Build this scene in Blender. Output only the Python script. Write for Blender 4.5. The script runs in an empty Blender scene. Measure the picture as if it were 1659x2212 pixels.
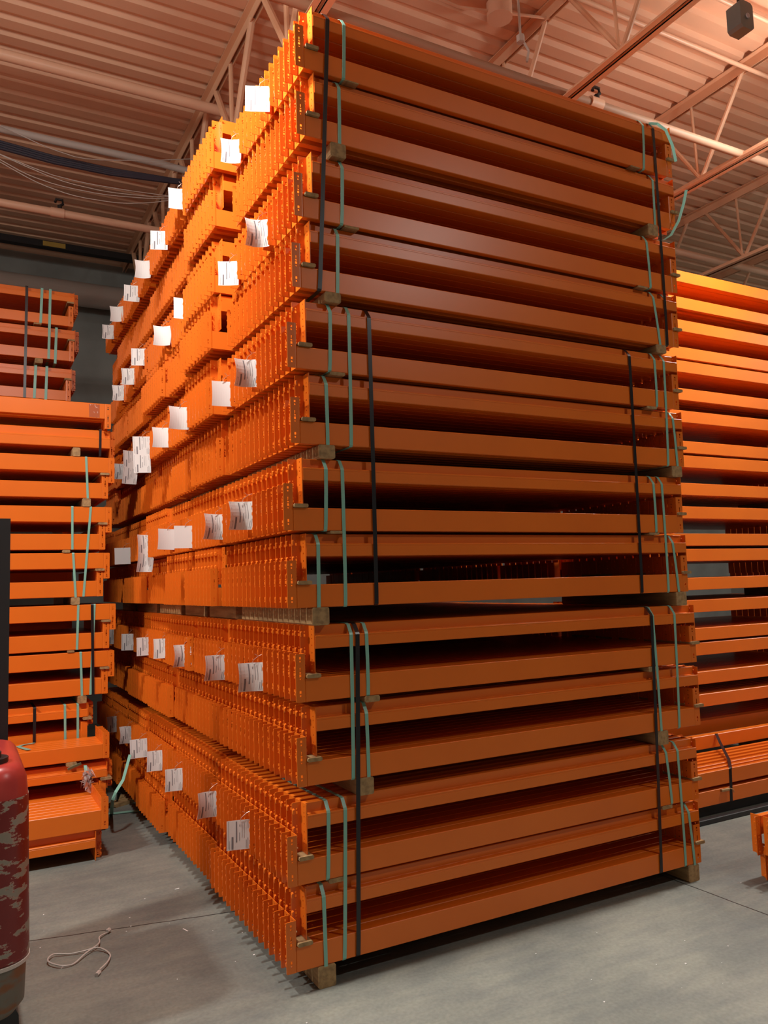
import bpy, bmesh, math, random
from mathutils import Vector, Matrix
random.seed(7)
C = bpy.context.scene.collection
sc = bpy.context.scene

# ------------------------------------------------------------------ camera
FW = Vector((0.4704, 0.8778, 0.0900)).normalized()
RT0 = Vector((0.8820, -0.4703, -0.0295))
RT = (RT0 - FW * RT0.dot(FW)).normalized()
UP = RT.cross(FW)
cam_d = bpy.data.cameras.new('camera'); cam = bpy.data.objects.new('camera', cam_d); C.objects.link(cam)
CAM = Vector((-1.2754, -3.2248, 1.6878))
cam.matrix_world = Matrix(((RT.x, UP.x, -FW.x, CAM.x), (RT.y, UP.y, -FW.y, CAM.y), (RT.z, UP.z, -FW.z, CAM.z), (0, 0, 0, 1)))
cam_d.sensor_fit = 'VERTICAL'; cam_d.sensor_height = 24; cam_d.lens = 1721.6 * 24 / 2212
cam_d.clip_start = 0.05; cam_d.clip_end = 100
sc.camera = cam

# ------------------------------------------------------------------ light
w = bpy.data.worlds.new('world'); sc.world = w; w.use_nodes = True
w.node_tree.nodes['Background'].inputs[0].default_value = (0.9, 0.93, 1.0, 1)
w.node_tree.nodes['Background'].inputs[1].default_value = 0.05
sc.view_settings.view_transform = 'Standard'; sc.view_settings.look = 'None'
sc.view_settings.gamma = 1; sc.view_settings.use_curve_mapping = False
sc.view_settings.exposure = 0.0

def lamp(name, loc, power, size, col=(1, 0.93, 0.82), aim=None, spread=None):
    d = bpy.data.lights.new(name, 'AREA'); d.shape = 'DISK'; d.size = size; d.energy = power; d.color = col
    if spread: d.spread = math.radians(spread)
    o = bpy.data.objects.new(name, d); C.objects.link(o); o.location = loc
    if aim is not None:
        o.rotation_euler = (Vector(aim) - Vector(loc)).to_track_quat('-Z', 'Y').to_euler()
    return o
def bulb(name, loc, power, r, col=(1, 0.93, 0.82)):
    d = bpy.data.lights.new(name, 'POINT'); d.energy = power; d.shadow_soft_size = r; d.color = col
    o = bpy.data.objects.new(name, d); C.objects.link(o); o.location = loc
    return o
WH = (1, 0.965, 0.90)
for lx_, ly_, lz_, pd, pu in ((-0.76, 0.10, 5.12, 115, 52), (4.6, 0.10, 5.45, 205, 62), (-4.6, 0.10, 5.4, 230, 200), (10.0, 0.1, 5.4, 200, 40)):
    lamp('high_bay_or_fill_lamp', (lx_, ly_, lz_), pd, 0.34, WH, aim=(lx_, ly_, 0))
    bulb('high_bay_bulb', (lx_, ly_, lz_-.28), pu, 0.16, WH)
lamp('high_bay_or_fill_lamp', (3.2, -4.2, 5.5), 84, 0.34, WH, aim=(3.2, -4.2, 0))   # unseen fill lamp, added to brighten the shaded front face and floor

# ------------------------------------------------------------------ materials
def mat(name, col, rough=0.5, metal=0.0, noise=None, bump=None, spec=0.5, coat=0.0):
    m = bpy.data.materials.new(name); m.use_nodes = True; nt = m.node_tree; b = nt.nodes['Principled BSDF']
    b.inputs['Base Color'].default_value = (*col, 1); b.inputs['Roughness'].default_value = rough
    b.inputs['Metallic'].default_value = metal; b.inputs['Specular IOR Level'].default_value = spec
    b.inputs['Coat Weight'].default_value = coat; b.inputs['Coat Roughness'].default_value = 0.15
    tc = nt.nodes.new('ShaderNodeTexCoord')
    if noise:
        sc_, col2, lo, hi = noise[:4]; stretch = noise[4] if len(noise) > 4 else (1, 1, 1)
        mp = nt.nodes.new('ShaderNodeMapping'); mp.inputs['Scale'].default_value = stretch
        nt.links.new(tc.outputs['Object'], mp.inputs[0])
        n = nt.nodes.new('ShaderNodeTexNoise'); n.inputs['Scale'].default_value = sc_; n.inputs['Detail'].default_value = 6
        nt.links.new(mp.outputs[0], n.inputs['Vector'])
        r = nt.nodes.new('ShaderNodeValToRGB'); r.color_ramp.elements[0].position = lo; r.color_ramp.elements[1].position = hi
        r.color_ramp.elements[0].color = (*col, 1); r.color_ramp.elements[1].color = (*col2, 1)
        nt.links.new(n.outputs['Fac'], r.inputs[0]); nt.links.new(r.outputs[0], b.inputs['Base Color'])
    if bump:
        n2 = nt.nodes.new('ShaderNodeTexNoise'); n2.inputs['Scale'].default_value = bump[0]; n2.inputs['Detail'].default_value = 4
        nt.links.new(tc.outputs['Object'], n2.inputs['Vector'])
        bp = nt.nodes.new('ShaderNodeBump'); bp.inputs['Strength'].default_value = bump[1]; bp.inputs['Distance'].default_value = 0.01
        nt.links.new(n2.outputs['Fac'], bp.inputs['Height']); nt.links.new(bp.outputs[0], b.inputs['Normal'])
    return m
ORANGE = mat('orange_paint', (0.79, 0.176, 0.013), 0.34, noise=(2.2, (0.73, 0.153, 0.012), 0.35, 0.7), bump=(300, 0.015), spec=0.45)
WOOD = mat('pine', (0.42, 0.27, 0.12), 0.75, noise=(14, (0.26, 0.16, 0.07), 0.4, 0.65, (3, 0.35, 3)))
TEAL = mat('teal_strap_plastic', (0.23, 0.50, 0.41), 0.38)
BLACK = mat('black_strap_plastic', (0.012, 0.011, 0.014), 0.32)
PAPER = mat('paper', (0.80, 0.79, 0.78), 0.6)
INK = mat('grey_print', (0.22, 0.21, 0.23), 0.7)
WIRE = mat('tie_wire', (0.75, 0.6, 0.5), 0.3, metal=0.6)
DECK = mat('ceiling_bounce_tint', (0.84, 0.51, 0.33), 0.6, noise=(1.2, (0.78, 0.46, 0.30), 0.3, 0.7))  # orange bounce light from the stacks is put into this base colour
JOIST = mat('joist_bounce_tint', (0.80, 0.47, 0.29), 0.5)  # joists carry the deck's warm bounce light in their base colour
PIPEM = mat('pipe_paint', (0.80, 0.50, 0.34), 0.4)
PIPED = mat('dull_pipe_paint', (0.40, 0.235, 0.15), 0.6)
GREYPIPE = mat('grey_pipe', (0.50, 0.43, 0.38), 0.45)
WALLM = mat('concrete_wall', (0.30, 0.31, 0.29), 0.85, noise=(1.6, (0.22, 0.225, 0.21), 0.35, 0.65))
DARKSTEEL = mat('dark_steel', (0.015, 0.014, 0.015), 0.45)
CABLEW = mat('pale_cable', (0.55, 0.50, 0.46), 0.5)
CABLED = mat('dark_cable', (0.03, 0.028, 0.05), 0.5)
FIXT = mat('weathered_metal', (0.16, 0.17, 0.16), 0.45, metal=0.4)
SMEAR = mat('reddish_film', (0.45, 0.12, 0.05), 0.25, noise=(60, (0.65, 0.40, 0.33), 0.6, 0.66))
YEL = mat('yellow_label', (0.45, 0.28, 0.05), 0.6)
FILM = mat('clear_film', (0.75, 0.66, 0.66), 0.4)
FILM.node_tree.nodes['Principled BSDF'].inputs['Transmission Weight'].default_value = 0.6

def floor_mat():
    m = bpy.data.materials.new('concrete_floor'); m.use_nodes = True; nt = m.node_tree; b = nt.nodes['Principled BSDF']
    N = nt.nodes.new; L = nt.links.new
    tc = N('ShaderNodeTexCoord')
    n1 = N('ShaderNodeTexNoise'); n1.inputs['Scale'].default_value = 0.9; n1.inputs['Detail'].default_value = 8; n1.inputs['Roughness'].default_value = 0.6
    n2 = N('ShaderNodeTexNoise'); n2.inputs['Scale'].default_value = 60; n2.inputs['Detail'].default_value = 6
    L(tc.outputs['Object'], n1.inputs['Vector']); L(tc.outputs['Object'], n2.inputs['Vector'])
    r = N('ShaderNodeValToRGB'); r.color_ramp.elements[0].position = 0.34; r.color_ramp.elements[1].position = 0.68
    r.color_ramp.elements[0].color = (0.120, 0.138, 0.132, 1); r.color_ramp.elements[1].color = (0.265, 0.275, 0.238, 1)
    L(n1.outputs['Fac'], r.inputs[0])
    mp = N('ShaderNodeMapping'); mp.inputs['Scale'].default_value = (1.2, 6, 1); mp.inputs['Rotation'].default_value = (0, 0, 0.35)
    L(tc.outputs['Object'], mp.inputs[0])
    n3 = N('ShaderNodeTexNoise'); n3.inputs['Scale'].default_value = 2.5; n3.inputs['Detail'].default_value = 5; L(mp.outputs[0], n3.inputs['Vector'])
    r3 = N('ShaderNodeValToRGB'); r3.color_ramp.elements[0].position = 0.35; r3.color_ramp.elements[1].position = 0.7
    r3.color_ramp.elements[0].color = (0.86, 0.86, 0.88, 1); r3.color_ramp.elements[1].color = (1.07, 1.05, 1.01, 1)
    L(n3.outputs['Fac'], r3.inputs[0])
    r2 = N('ShaderNodeValToRGB'); r2.color_ramp.elements[0].position = 0.3; r2.color_ramp.elements[1].position = 0.7
    r2.color_ramp.elements[0].color = (0.88, 0.88, 0.88, 1); r2.color_ramp.elements[1].color = (1.1, 1.1, 1.1, 1)
    L(n2.outputs['Fac'], r2.inputs[0])
    m1 = N('ShaderNodeMixRGB'); m1.blend_type = 'MULTIPLY'; m1.inputs[0].default_value = 1; L(r.outputs[0], m1.inputs[1]); L(r2.outputs[0], m1.inputs[2])
    m2 = N('ShaderNodeMixRGB'); m2.blend_type = 'MULTIPLY'; m2.inputs[0].default_value = 1; L(m1.outputs[0], m2.inputs[1]); L(r3.outputs[0], m2.inputs[2])
    L(m2.outputs[0], b.inputs['Base Color']); b.inputs['Roughness'].default_value = 0.62
    bp = N('ShaderNodeBump'); bp.inputs['Strength'].default_value = 0.12; bp.inputs['Distance'].default_value = 0.01
    L(n2.outputs['Fac'], bp.inputs['Height']); L(bp.outputs[0], b.inputs['Normal'])
    return m
FLOORM = floor_mat()

def red_mat():
    m = bpy.data.materials.new('scuffed_red_paint'); m.use_nodes = True; nt = m.node_tree; b = nt.nodes['Principled BSDF']
    N = nt.nodes.new; L = nt.links.new
    tc = N('ShaderNodeTexCoord'); mp = N('ShaderNodeMapping'); mp.inputs['Scale'].default_value = (7, 7, 17); mp.inputs['Rotation'].default_value = (0.0, 0.35, 0.3)
    L(tc.outputs['Object'], mp.inputs[0])
    n = N('ShaderNodeTexNoise'); n.inputs['Scale'].default_value = 1.6; n.inputs['Detail'].default_value = 7; n.inputs['Roughness'].default_value = 0.62; L(mp.outputs[0], n.inputs['Vector'])
    r = N('ShaderNodeValToRGB'); e = r.color_ramp.elements
    e[0].position = 0.54; e[0].color = (0.20, 0.012, 0.010, 1); e[1].position = 0.57; e[1].color = (0.30, 0.27, 0.22, 1)
    k = r.color_ramp.elements.new(0.555); k.color = (0.50, 0.32, 0.25, 1)
    L(n.outputs['Fac'], r.inputs[0]); L(r.outputs[0], b.inputs['Base Color']); b.inputs['Roughness'].default_value = 0.38
    return m
REDM = red_mat()
REDTOP = mat('faded_red_plastic', (0.42, 0.045, 0.035), 0.3, noise=(3, (0.33, 0.03, 0.028), 0.4, 0.6))
WORN = mat('worn_grey_metal', (0.16, 0.14, 0.11), 0.5, noise=(9, (0.22, 0.085, 0.03), 0.5, 0.62, (1, 1, 2.2)))

# ------------------------------------------------------------------ mesh helpers
class MB:
    def __init__(s): s.v = []; s.f = []
    def add(s, vs, fs, M=None):
        o = len(s.v)
        s.v += [tuple(M @ Vector(v)) for v in vs] if M is not None else [tuple(v) for v in vs]
        s.f += [tuple(i + o for i in f) for f in fs]
    def box(s, x0, x1, y0, y1, z0, z1, M=None):
        s.add([(x0,y0,z0),(x1,y0,z0),(x1,y1,z0),(x0,y1,z0),(x0,y0,z1),(x1,y0,z1),(x1,y1,z1),(x0,y1,z1)],
              [(0,3,2,1),(4,5,6,7),(0,1,5,4),(1,2,6,5),(2,3,7,6),(3,0,4,7)], M)
    def cbox(s, x0, x1, y0, y1, z0, z1, c=0.004, axis='y', M=None):   # chamfered along one axis
        if axis == 'y':
            p = [(x0+c,z0),(x1-c,z0),(x1,z0+c),(x1,z1-c),(x1-c,z1),(x0+c,z1),(x0,z1-c),(x0,z0+c)]
            A = [(a, y0, b) for a, b in p]; B = [(a, y1, b) for a, b in p]
        else:
            p = [(y0+c,z0),(y1-c,z0),(y1,z0+c),(y1,z1-c),(y1-c,z1),(y0+c,z1),(y0,z1-c),(y0,z0+c)]
            A = [(x1, a, b) for a, b in p]; B = [(x0, a, b) for a, b in p]
        n = 8
        s.add(A + B, [tuple(range(n))] + [tuple(range(2*n-1, n-1, -1))] + [(i, n+i, n+(i+1) % n, (i+1) % n) for i in range(n)], M)
    def prism(s, prof, x0, x1, M=None):                    # profile (y,z) swept along x
        n = len(prof)
        s.add([(x0, a, b) for a, b in prof] + [(x1, a, b) for a, b in prof],
              [tuple(range(n))] + [tuple(range(2*n-1, n-1, -1))] + [(i, n+i, n+(i+1) % n, (i+1) % n) for i in range(n)], M)
    def tube(s, pts, r, n=8):
        pts = [Vector(p) for p in pts]; o = len(s.v); up = Vector((0.13, 0.31, 0.94))
        for i, p in enumerate(pts):
            t = (pts[min(i+1, len(pts)-1)] - pts[max(i-1, 0)]).normalized()
            a = t.cross(up).normalized() if abs(t.dot(up)) < .99 else t.orthogonal().normalized(); b = t.cross(a)
            for k in range(n):
                q = 2*math.pi*k/n; s.v.append(tuple(p + (a*math.cos(q) + b*math.sin(q))*r))
        for i in range(len(pts)-1):
            for k in range(n):
                s.f.append((o+i*n+k, o+i*n+(k+1) % n, o+(i+1)*n+(k+1) % n, o+(i+1)*n+k))
        s.f.append(tuple(o+k for k in range(n-1, -1, -1))); s.f.append(tuple(o+(len(pts)-1)*n+k for k in range(n)))
    def ribbon(s, pts, side, wd, t=0.0012):                # flat band with thickness
        pts = [Vector(p) for p in pts]; o = len(s.v); n = len(pts)
        for i, p in enumerate(pts):
            tg = (pts[min(i+1, n-1)] - pts[max(i-1, 0)]).normalized(); sd = Vector(side[i] if isinstance(side, list) else side)
            sd = (sd - tg*sd.dot(tg)).normalized(); nm = tg.cross(sd)
            for a, b in ((-1, -1), (1, -1), (1, 1), (-1, 1)): s.v.append(tuple(p + sd*a*wd/2 + nm*b*t/2))
        for i in range(n-1):
            for k in range(4):
                s.f.append((o+4*i+k, o+4*i+(k+1) % 4, o+4*i+4+(k+1) % 4, o+4*i+4+k))
        s.f.append((o+3, o+2, o+1, o)); s.f.append((o+4*n-4, o+4*n-3, o+4*n-2, o+4*n-1))
    def mesh(s, name, m, smooth=False):
        me = bpy.data.meshes.new(name); me.from_pydata(s.v, [], s.f); me.materials.append(m)
        bm = bmesh.new(); bm.from_mesh(me); bmesh.ops.recalc_face_normals(bm, faces=bm.faces); bm.to_mesh(me); bm.free()
        if smooth:
            me.polygons.foreach_set('use_smooth', [True]*len(me.polygons))
            me.set_sharp_from_angle(angle=math.radians(40))
        return me
    def obj(s, name, m, parent=None, smooth=False):
        o = bpy.data.objects.new(name, s.mesh(name, m, smooth)); C.objects.link(o)
        if parent: o.parent = parent
        return o
def tag(o, label, cat, group=None, kind=None):
    o['label'] = label; o['category'] = cat
    if group: o['group'] = group
    if kind: o['kind'] = kind
    return o
def struct(o, label=None):
    o['kind'] = 'structure'
    if label: o['label'] = label; o['category'] = 'room'
    return o
def empty(name, M=None, loc=None):
    o = bpy.data.objects.new(name, None); C.objects.link(o); o.empty_display_size = 0.05
    if M is not None: o.matrix_world = M
    if loc is not None: o.location = loc
    return o

# ------------------------------------------------------------------ room
FZ = 0.0155
X0, X1, Y0, Y1, CZ = -6.5, 12.5, -9.0, 7.75, 6.12
b = MB(); b.box(X0, X1, Y0, Y1, FZ-0.2, FZ); fl = b.obj('floor', FLOORM); struct(fl, 'grey scuffed concrete warehouse floor with saw cut joints')
def joint(p, q):
    b = MB(); p = Vector(p); q = Vector(q); n = 26; d = (q-p)/n; sd = d.normalized().cross(Vector((0, 0, 1)))
    pts = [p + d*i + sd*random.uniform(-0.0025, 0.0025) for i in range(n+1)]
    b.ribbon(pts, tuple(sd), 0.006, 0.0006); o = b.obj('floor_joint', DARKSTEEL, fl); return o
joint((-1.6, 1.30, FZ+.0004), (0.1, 0.955, FZ+.0004)); joint((2.225, 0.4, FZ+.0004), (2.30, -1.6, FZ+.0004))
for nm, a in (('wall_back', (X0, X1, Y1, Y1+.2, FZ, CZ+.2)), ('wall_front', (X0, X1, Y0-.2, Y0, FZ, CZ+.2)),
              ('wall_left', (X0-.2, X0, Y0, Y1, FZ, CZ+.2)), ('wall_right', (X1, X1+.2, Y0, Y1, FZ, CZ+.2))):
    b = MB(); b.box(*a); struct(b.obj(nm, WALLM))
# corrugated deck
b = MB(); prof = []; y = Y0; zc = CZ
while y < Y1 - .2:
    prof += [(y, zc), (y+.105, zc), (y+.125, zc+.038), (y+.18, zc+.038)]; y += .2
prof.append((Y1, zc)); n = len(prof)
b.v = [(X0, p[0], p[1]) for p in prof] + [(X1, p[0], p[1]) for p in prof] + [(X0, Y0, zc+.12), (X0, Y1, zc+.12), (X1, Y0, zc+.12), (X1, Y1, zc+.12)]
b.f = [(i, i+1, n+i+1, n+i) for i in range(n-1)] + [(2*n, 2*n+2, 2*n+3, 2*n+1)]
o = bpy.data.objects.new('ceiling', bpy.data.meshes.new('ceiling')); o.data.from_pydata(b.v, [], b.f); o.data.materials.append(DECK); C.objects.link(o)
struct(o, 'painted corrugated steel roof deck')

# bar joists
def joist(x, ph, label, zb=5.28, y0=-3.0, y1=7.7, r=0.02):
    t = empty('roof_joist', loc=(x, 0, 0)); tag(t, label, 'joist', 'steel bar joists under the roof deck')
    def L(name, z, h, g):
        b = MB()
        for s in (-1, 1):
            b.box(s*g, s*(g+.006), y0, y1, z, z+h); b.box(min(s*g, s*(g+.05)), max(s*g, s*(g+.05)), y0, y1, z if name == 'bottom_chord' else z+h-.006, (z+.006) if name == 'bottom_chord' else z+h)
        return b.obj(name, JOIST, t)
    L('top_chord', 6.03, .085, .014); L('bottom_chord', zb, .055, .012)
    y = ph - 1.25*4
    while y < y1 - .3:
        if y > y0 + .6:
            for dy in (-.5, .5):
                b = MB(); b.tube([(0, y, zb+.03), (0, y+dy, 6.07)], r, 8); b.obj('web_bar', JOIST, t, True)
            b = MB(); b.tube([(0, y+.03, zb+.04), (0, y+.06, 6.05)], r*.7, 8); b.obj('web_bar', JOIST, t, True)
        y += 1.25
joist(0.66, 1.55, 'pink-lit bar joist left of and behind the tall stack, leftmost joist', r=.028)
joist(2.72, 0.545, 'orange-lit bar joist crossing the ceiling right above the tall stack top')
joist(4.70, 1.555, 'bar joist whose lower chord meets the upper right corner of the tall stack')
joist(6.65, 2.60, 'bar joist lowest in view, above the right hand background stack')
joist(8.6, 1.9, 'farthest bar joist, just visible at the right edge above the bright stack')
def pipe(name, pts, r, m, label, cat='pipe', n=12):
    b = MB(); b.tube(pts, r, n); return tag(b.obj(name, m, None, True), label, cat)
def sprinkler(x, y, z, parent):
    b = MB(); b.tube([(x-.06, y, z), (x+.06, y, z)], .046, 10); b.obj('pipe_clamp', PIPEM, parent, True)
    b = MB(); b.tube([(x+.02, y, z+.03), (x+.02, y, z+.075)], .022, 8); b.tube([(x+.02, y, z+.07), (x+.05, y, z+.095), (x+.045, y, z+.135), (x-.01, y, z+.135), (x-.02, y, z+.10)], .014, 6)
    b.obj('sprinkler_head', DARKSTEEL, parent, True)
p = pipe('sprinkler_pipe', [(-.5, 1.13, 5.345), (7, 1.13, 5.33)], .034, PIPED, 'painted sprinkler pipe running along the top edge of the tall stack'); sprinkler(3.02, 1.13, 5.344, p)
p = pipe('sprinkler_pipe', [(-5, 4.70, 5.33), (1.6, 4.70, 5.33)], .038, PIPEM, 'painted sprinkler pipe at left with one dark upright head, below the hanging cables'); sprinkler(-.49, 4.70, 5.33, p)
pipe('ceiling_pipe', [(-5, 3.35, 5.92), (1.9, 3.35, 5.92)], .045, PIPEM, 'highest painted pipe crossing the ceiling at upper left')
pipe('ceiling_pipe', [(1.02, 1.0, 5.58), (1.02, -4, 5.58)], .085, PIPEM, 'thick pipe lit white from the side above the stack corner')
pipe('ceiling_pipe', [(2.9, .47, 5.97), (9, .47, 5.97)], .018, PIPEM, 'thin conduit under the deck at upper right')
pipe('ceiling_pipe', [(.2, .93, 5.97), (9, .93, 5.97)], .018, PIPEM, 'second thin conduit under the deck, between the middle joists')
pipe('ceiling_pipe', [(3.5, 3.3, 5.6), (9, 3.3, 5.6)], .045, PIPEM, 'painted pipe passing behind the right joists above the bright stack')
pipe('air_duct', [(-6, 7.45, 5.55), (6, 7.45, 5.55)], .155, GREYPIPE, 'large round duct along the back wall above the left stack', 'duct', 20)
b = MB(); b.tube([(2.32, 1.37, 5.98), (2.32, 1.37, 6.1)], .1, 12); t = b.obj('junction_box', PIPEM, None, True); tag(t, 'round painted junction box on the deck above the tall stack', 'junction box')
b = MB(); b.tube([(1.6, 1.5, 6.09), (2.0, 1.45, 6.02), (2.32, 1.37, 6.03), (2.75, 1.27, 6.05)], .012, 6); b.obj('conduit', PIPEM, t, True)
t = empty('hanging_camera_housing', loc=(3.0, -.17, 5.17)); tag(t, 'dark grey metal box hanging from the ceiling at the top right corner', 'fixture')
b = MB(); b.cbox(-.06, .06, -.05, .05, -.11, .07, .018); b.obj('housing', FIXT, t)
b = MB(); b.tube([(0, 0, .07), (0, 0, .16), (-.06, 0, .22), (-.2, 0, .21)], .012, 6); b.tube([(0, 0, .16), (.1, 0, .25), (.1, 0, .9)], .008, 6); b.obj('cord', DARKSTEEL, t, True)
b = MB(); b.tube([(.0, -.052, -.03), (.0, -.06, -.03)], .016, 10); b.obj('lens', FILM, t, True)
b = MB()
for i in range(9): b.tube([(5.55+.006*(i % 2), 1.0, 5.3-.03*i), (5.55-.006*(i % 2), 1.0, 5.275-.03*i)], .007, 5)
tag(b.obj('hanging_chain', PIPEM), 'short chain hanging from the ceiling right of the tall stack', 'chain')
b = MB(); b.tube([(2.2, 1.0, 6.0), (2.2, .99, 5.55), (2.26, .98, 5.45), (2.24, .98, 5.36)], .009, 6); b.tube([(2.2,.99,5.55),(2.2,.99,5.5)], .03, 6)  # a thin hanging cord with a loop
tag(b.obj('cord_loop', GREYPIPE), 'short looped cord hanging from the joist over the tall stack', 'rope')
pipe('thick_cable', [(-2.6, 4.3, 5.99), (-1.8, 4.3, 5.87), (-1.0, 4.3, 5.83), (-.55, 4.3, 5.825), (-.06, 4.3, 5.83), (.37, 4.3, 5.83), (.80, 4.3, 5.81), (1.3, 4.3, 5.74)], .034, CABLEW, 'thick pale grey cable sagging across the left ceiling', 'cable')
t = empty('dark_cable_bundle', loc=(0, 0, 0)); tag(t, 'bundle of dark blue cables just under the thick pale cable', 'cable')
for k in range(4):
    b = MB(); d = .022*k
    b.tube([(-2.6, 4.4, 5.95-d), (-1.5, 4.38, 5.79-d), (-.55, 4.35, 5.70-d*.9), (-.06, 4.33, 5.685-d*.8), (.55, 4.3, 5.70-d*.5), (1.2, 4.3, 5.78)], .014, 6); b.obj('cable', CABLED, t, True)
ws = [[(-2.0,4.2,5.9),(-1.01,4.2,5.49),(-.79,4.2,5.40),(-.52,4.2,5.355),(-.12,4.2,5.353),(.39,4.2,5.42),(.9,4.2,5.55)],
      [(-2.0,4.2,5.9),(-1.01,4.2,5.468),(-.71,4.2,5.343),(-.40,4.2,5.284),(0.0,4.2,5.298),(.305,4.2,5.368),(.8,4.2,5.55)],
      [(-1.4,4.2,5.9),(-.90,4.2,5.772),(-.64,4.2,5.695),(-.32,4.2,5.651),(.26,4.2,5.778),(.7,4.2,5.9)],
      [(-2.0,4.2,5.8),(-.67,4.2,5.451),(-.32,4.2,5.429),(.09,4.2,5.442),(.61,4.2,5.479),(1.1,4.2,5.6)],
      [(-2.0,4.2,5.85),(-.9,4.2,5.50),(-.5,4.2,5.40),(-.1,4.2,5.385),(.4,4.2,5.44),(.9,4.2,5.58)]]
for i, q in enumerate(ws):
    cu = []
    for a, c in zip(q, q[1:]):
        for k in range(4): cu.append(Vector(a).lerp(Vector(c), k/4))
    cu.append(Vector(q[-1]))
    sm = [cu[0]] + [(cu[k-1]+cu[k]+cu[k+1])/3 for k in range(1, len(cu)-1)] + [cu[-1]]
    pipe('thin_wire', sm, .0045, CABLEW, ['thin wire sagging at left, ending highest among the loose wires', 'lowest sagging thin wire at upper left', 'thin wire looping down from the thick pale cable', 'flattest thin wire below the dark cable bundle', 'middle thin wire of the sagging group at left'][i], 'wire', 5)
t = empty('wall_rail', loc=(0, 7.1, 6.0)); tag(t, 'dark rail with a yellow marking high on the back wall', 'rail')
b = MB(); b.box(-6, 4, -.05, .05, -.05, .03); b.obj('rail', DARKSTEEL, t)
b = MB(); b.box(-.42, -.16, -.056, -.051, -.04, .02); b.obj('yellow_marking', YEL, t)
b = MB(); b.box(.78, .9, -.1, .04, -.25, .1); b.obj('bracket', DARKSTEEL, t)

# ------------------------------------------------------------------ rack beam meshes
BL = 2.44
def body_prof():
    return [(.0025, 0), (0, .0025), (0, .0975), (.0025, .1), (.0305, .1), (.033, .0975), (.033, .0590), (.0355, .0565),
            (.0635, .0565), (.066, .054), (.066, .0485), (.0650, .0475), (.0650, .0465), (.066, .0455), (.066, .0025), (.0635, 0)]
def simple_prof():
    return [(0, 0), (0, .1), (.033, .1), (.033, .0565), (.066, .0565), (.066, 0)]
def plate2d(outline, holes):
    bm = bmesh.new(); loops = []
    for lp in [outline] + holes:
        vs = [bm.verts.new((a, c, 0)) for a, c in lp]; loops.append(vs)
        for i in range(len(vs)): bm.edges.new((vs[i], vs[(i+1) % len(vs)]))
    bmesh.ops.triangle_fill(bm, use_beauty=True, use_dissolve=False, edges=bm.edges[:])
    bm.verts.index_update(); V = [(v.co.x, v.co.y) for v in bm.verts]
    F = [tuple(v.index for v in f.verts) for f in bm.faces]; LP = [[v.index for v in l] for l in loops]; bm.free()
    return V, F, LP
def add_plate(mb, outline, holes, fn):     # fn(a, c, t) -> xyz with t = 0/1 the two faces
    V, F, LP = plate2d(outline, holes); n = len(V)
    vs = [fn(a, c, 0) for a, c in V] + [fn(a, c, 1) for a, c in V]
    fs = list(F) + [tuple(i+n for i in reversed(f)) for f in F]
    for l in LP:
        for i in range(len(l)): p, q = l[i], l[(i+1) % len(l)]; fs.append((p, q, q+n, p+n))
    mb.add(vs, fs)
def circ(x, z, r, n=8): return [(x + r*math.cos(2*math.pi*(k+.5)/n), z + r*math.sin(2*math.pi*(k+.5)/n)) for k in range(n)]
def slot(x, z, w_, h): return [(x-w_, z-h), (x+w_, z-h), (x+w_, z+h), (x-w_, z+h)]
def connector(H, right=False, detail=True):
    # local frame: leg B is x 0..0.041 (front plane y 0..0.004), leg A the plane x 0.041..0.045, z from 0.1-H to 0.1
    T = .0038; z0 = .1 - H; z1 = .1; S = H/.205
    mb = MB(); xf = (lambda x: BL - x) if right else (lambda x: x)
    zf = lambda f: z0 + H*f
    if detail:
        hB = [slot(.021, zf(.085), .0048, .0052*S), circ(.021, zf(.155), .0042), slot(.021, zf(.33), .0028, .009*S), circ(.021, zf(.385), .0048),
              slot(.021, zf(.45), .0048, .006*S), circ(.021, zf(.52), .0034), slot(.021, zf(.79), .0048, .006*S), circ(.021, zf(.865), .0044)]
        oB = [(.003, z0), (.037, z0), (.037, z1), (.003, z1), (0, z1-.003), (0, z0+.003)]
        hA = [circ(.036, zf(f), .0042, 6) for f in (.06, .19, .27, .42, .58, .72, .80, .92)]
    else:
        hB = []; hA = []; oB = [(0, z0), (.037, z0), (.037, z1), (0, z1)]
    add_plate(mb, oB, hB, lambda a, c, t: (xf(a), t*T, c))
    oA = [(.004, z0), (.063, z0), (.063, z1), (.004, z1)]
    add_plate(mb, oA, hA, lambda a, c, t: (xf(.045 - T + t*T), a, c))
    arc = [(.037, 0), (.041, .0006), (.0444, .002), (.045, .004), (.045-T, .004), (.037, T)]
    n = len(arc); mb.add([(xf(a), c, z0) for a, c in arc] + [(xf(a), c, z1) for a, c in arc],
                         [tuple(range(n)), tuple(range(2*n-1, n-1, -1))] + [(i, i+n, (i+1) % n+n, (i+1) % n) for i in range(n)])
    for f, hh in ((.115, .013), (.29, .006), (.46, .013), (.82, .013)):
        zc = zf(f); h = hh*S; P = [(-.0015, zc-h*.5), (.0015, zc-h), (.0085, zc-h), (.011, zc-h*.5), (.011, zc+h*.5), (.0085, zc+h), (.0015, zc+h), (-.0015, zc+h*.5)] if detail else [(-.001, zc-h*.8), (.010, zc-h*.8), (.010, zc+h*.8), (-.001, zc+h*.8)]
        n = len(P); d = .0105
        mb.add([(xf(a), T, c) for a, c in P] + [(xf(a*.8+.001), T+d, zc+(c-zc)*.7) for a, c in P],
               [tuple(range(n)), tuple(range(2*n-1, n-1, -1))] + [(i, i+n, (i+1) % n+n, (i+1) % n) for i in range(n)])
    return mb
LX0, LX1 = .045, BL-.045
m_body = MB(); m_body.prism(body_prof(), LX0, LX1); ME_BODY = m_body.mesh('beam_tube', ORANGE)
ME_CON = {}
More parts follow.
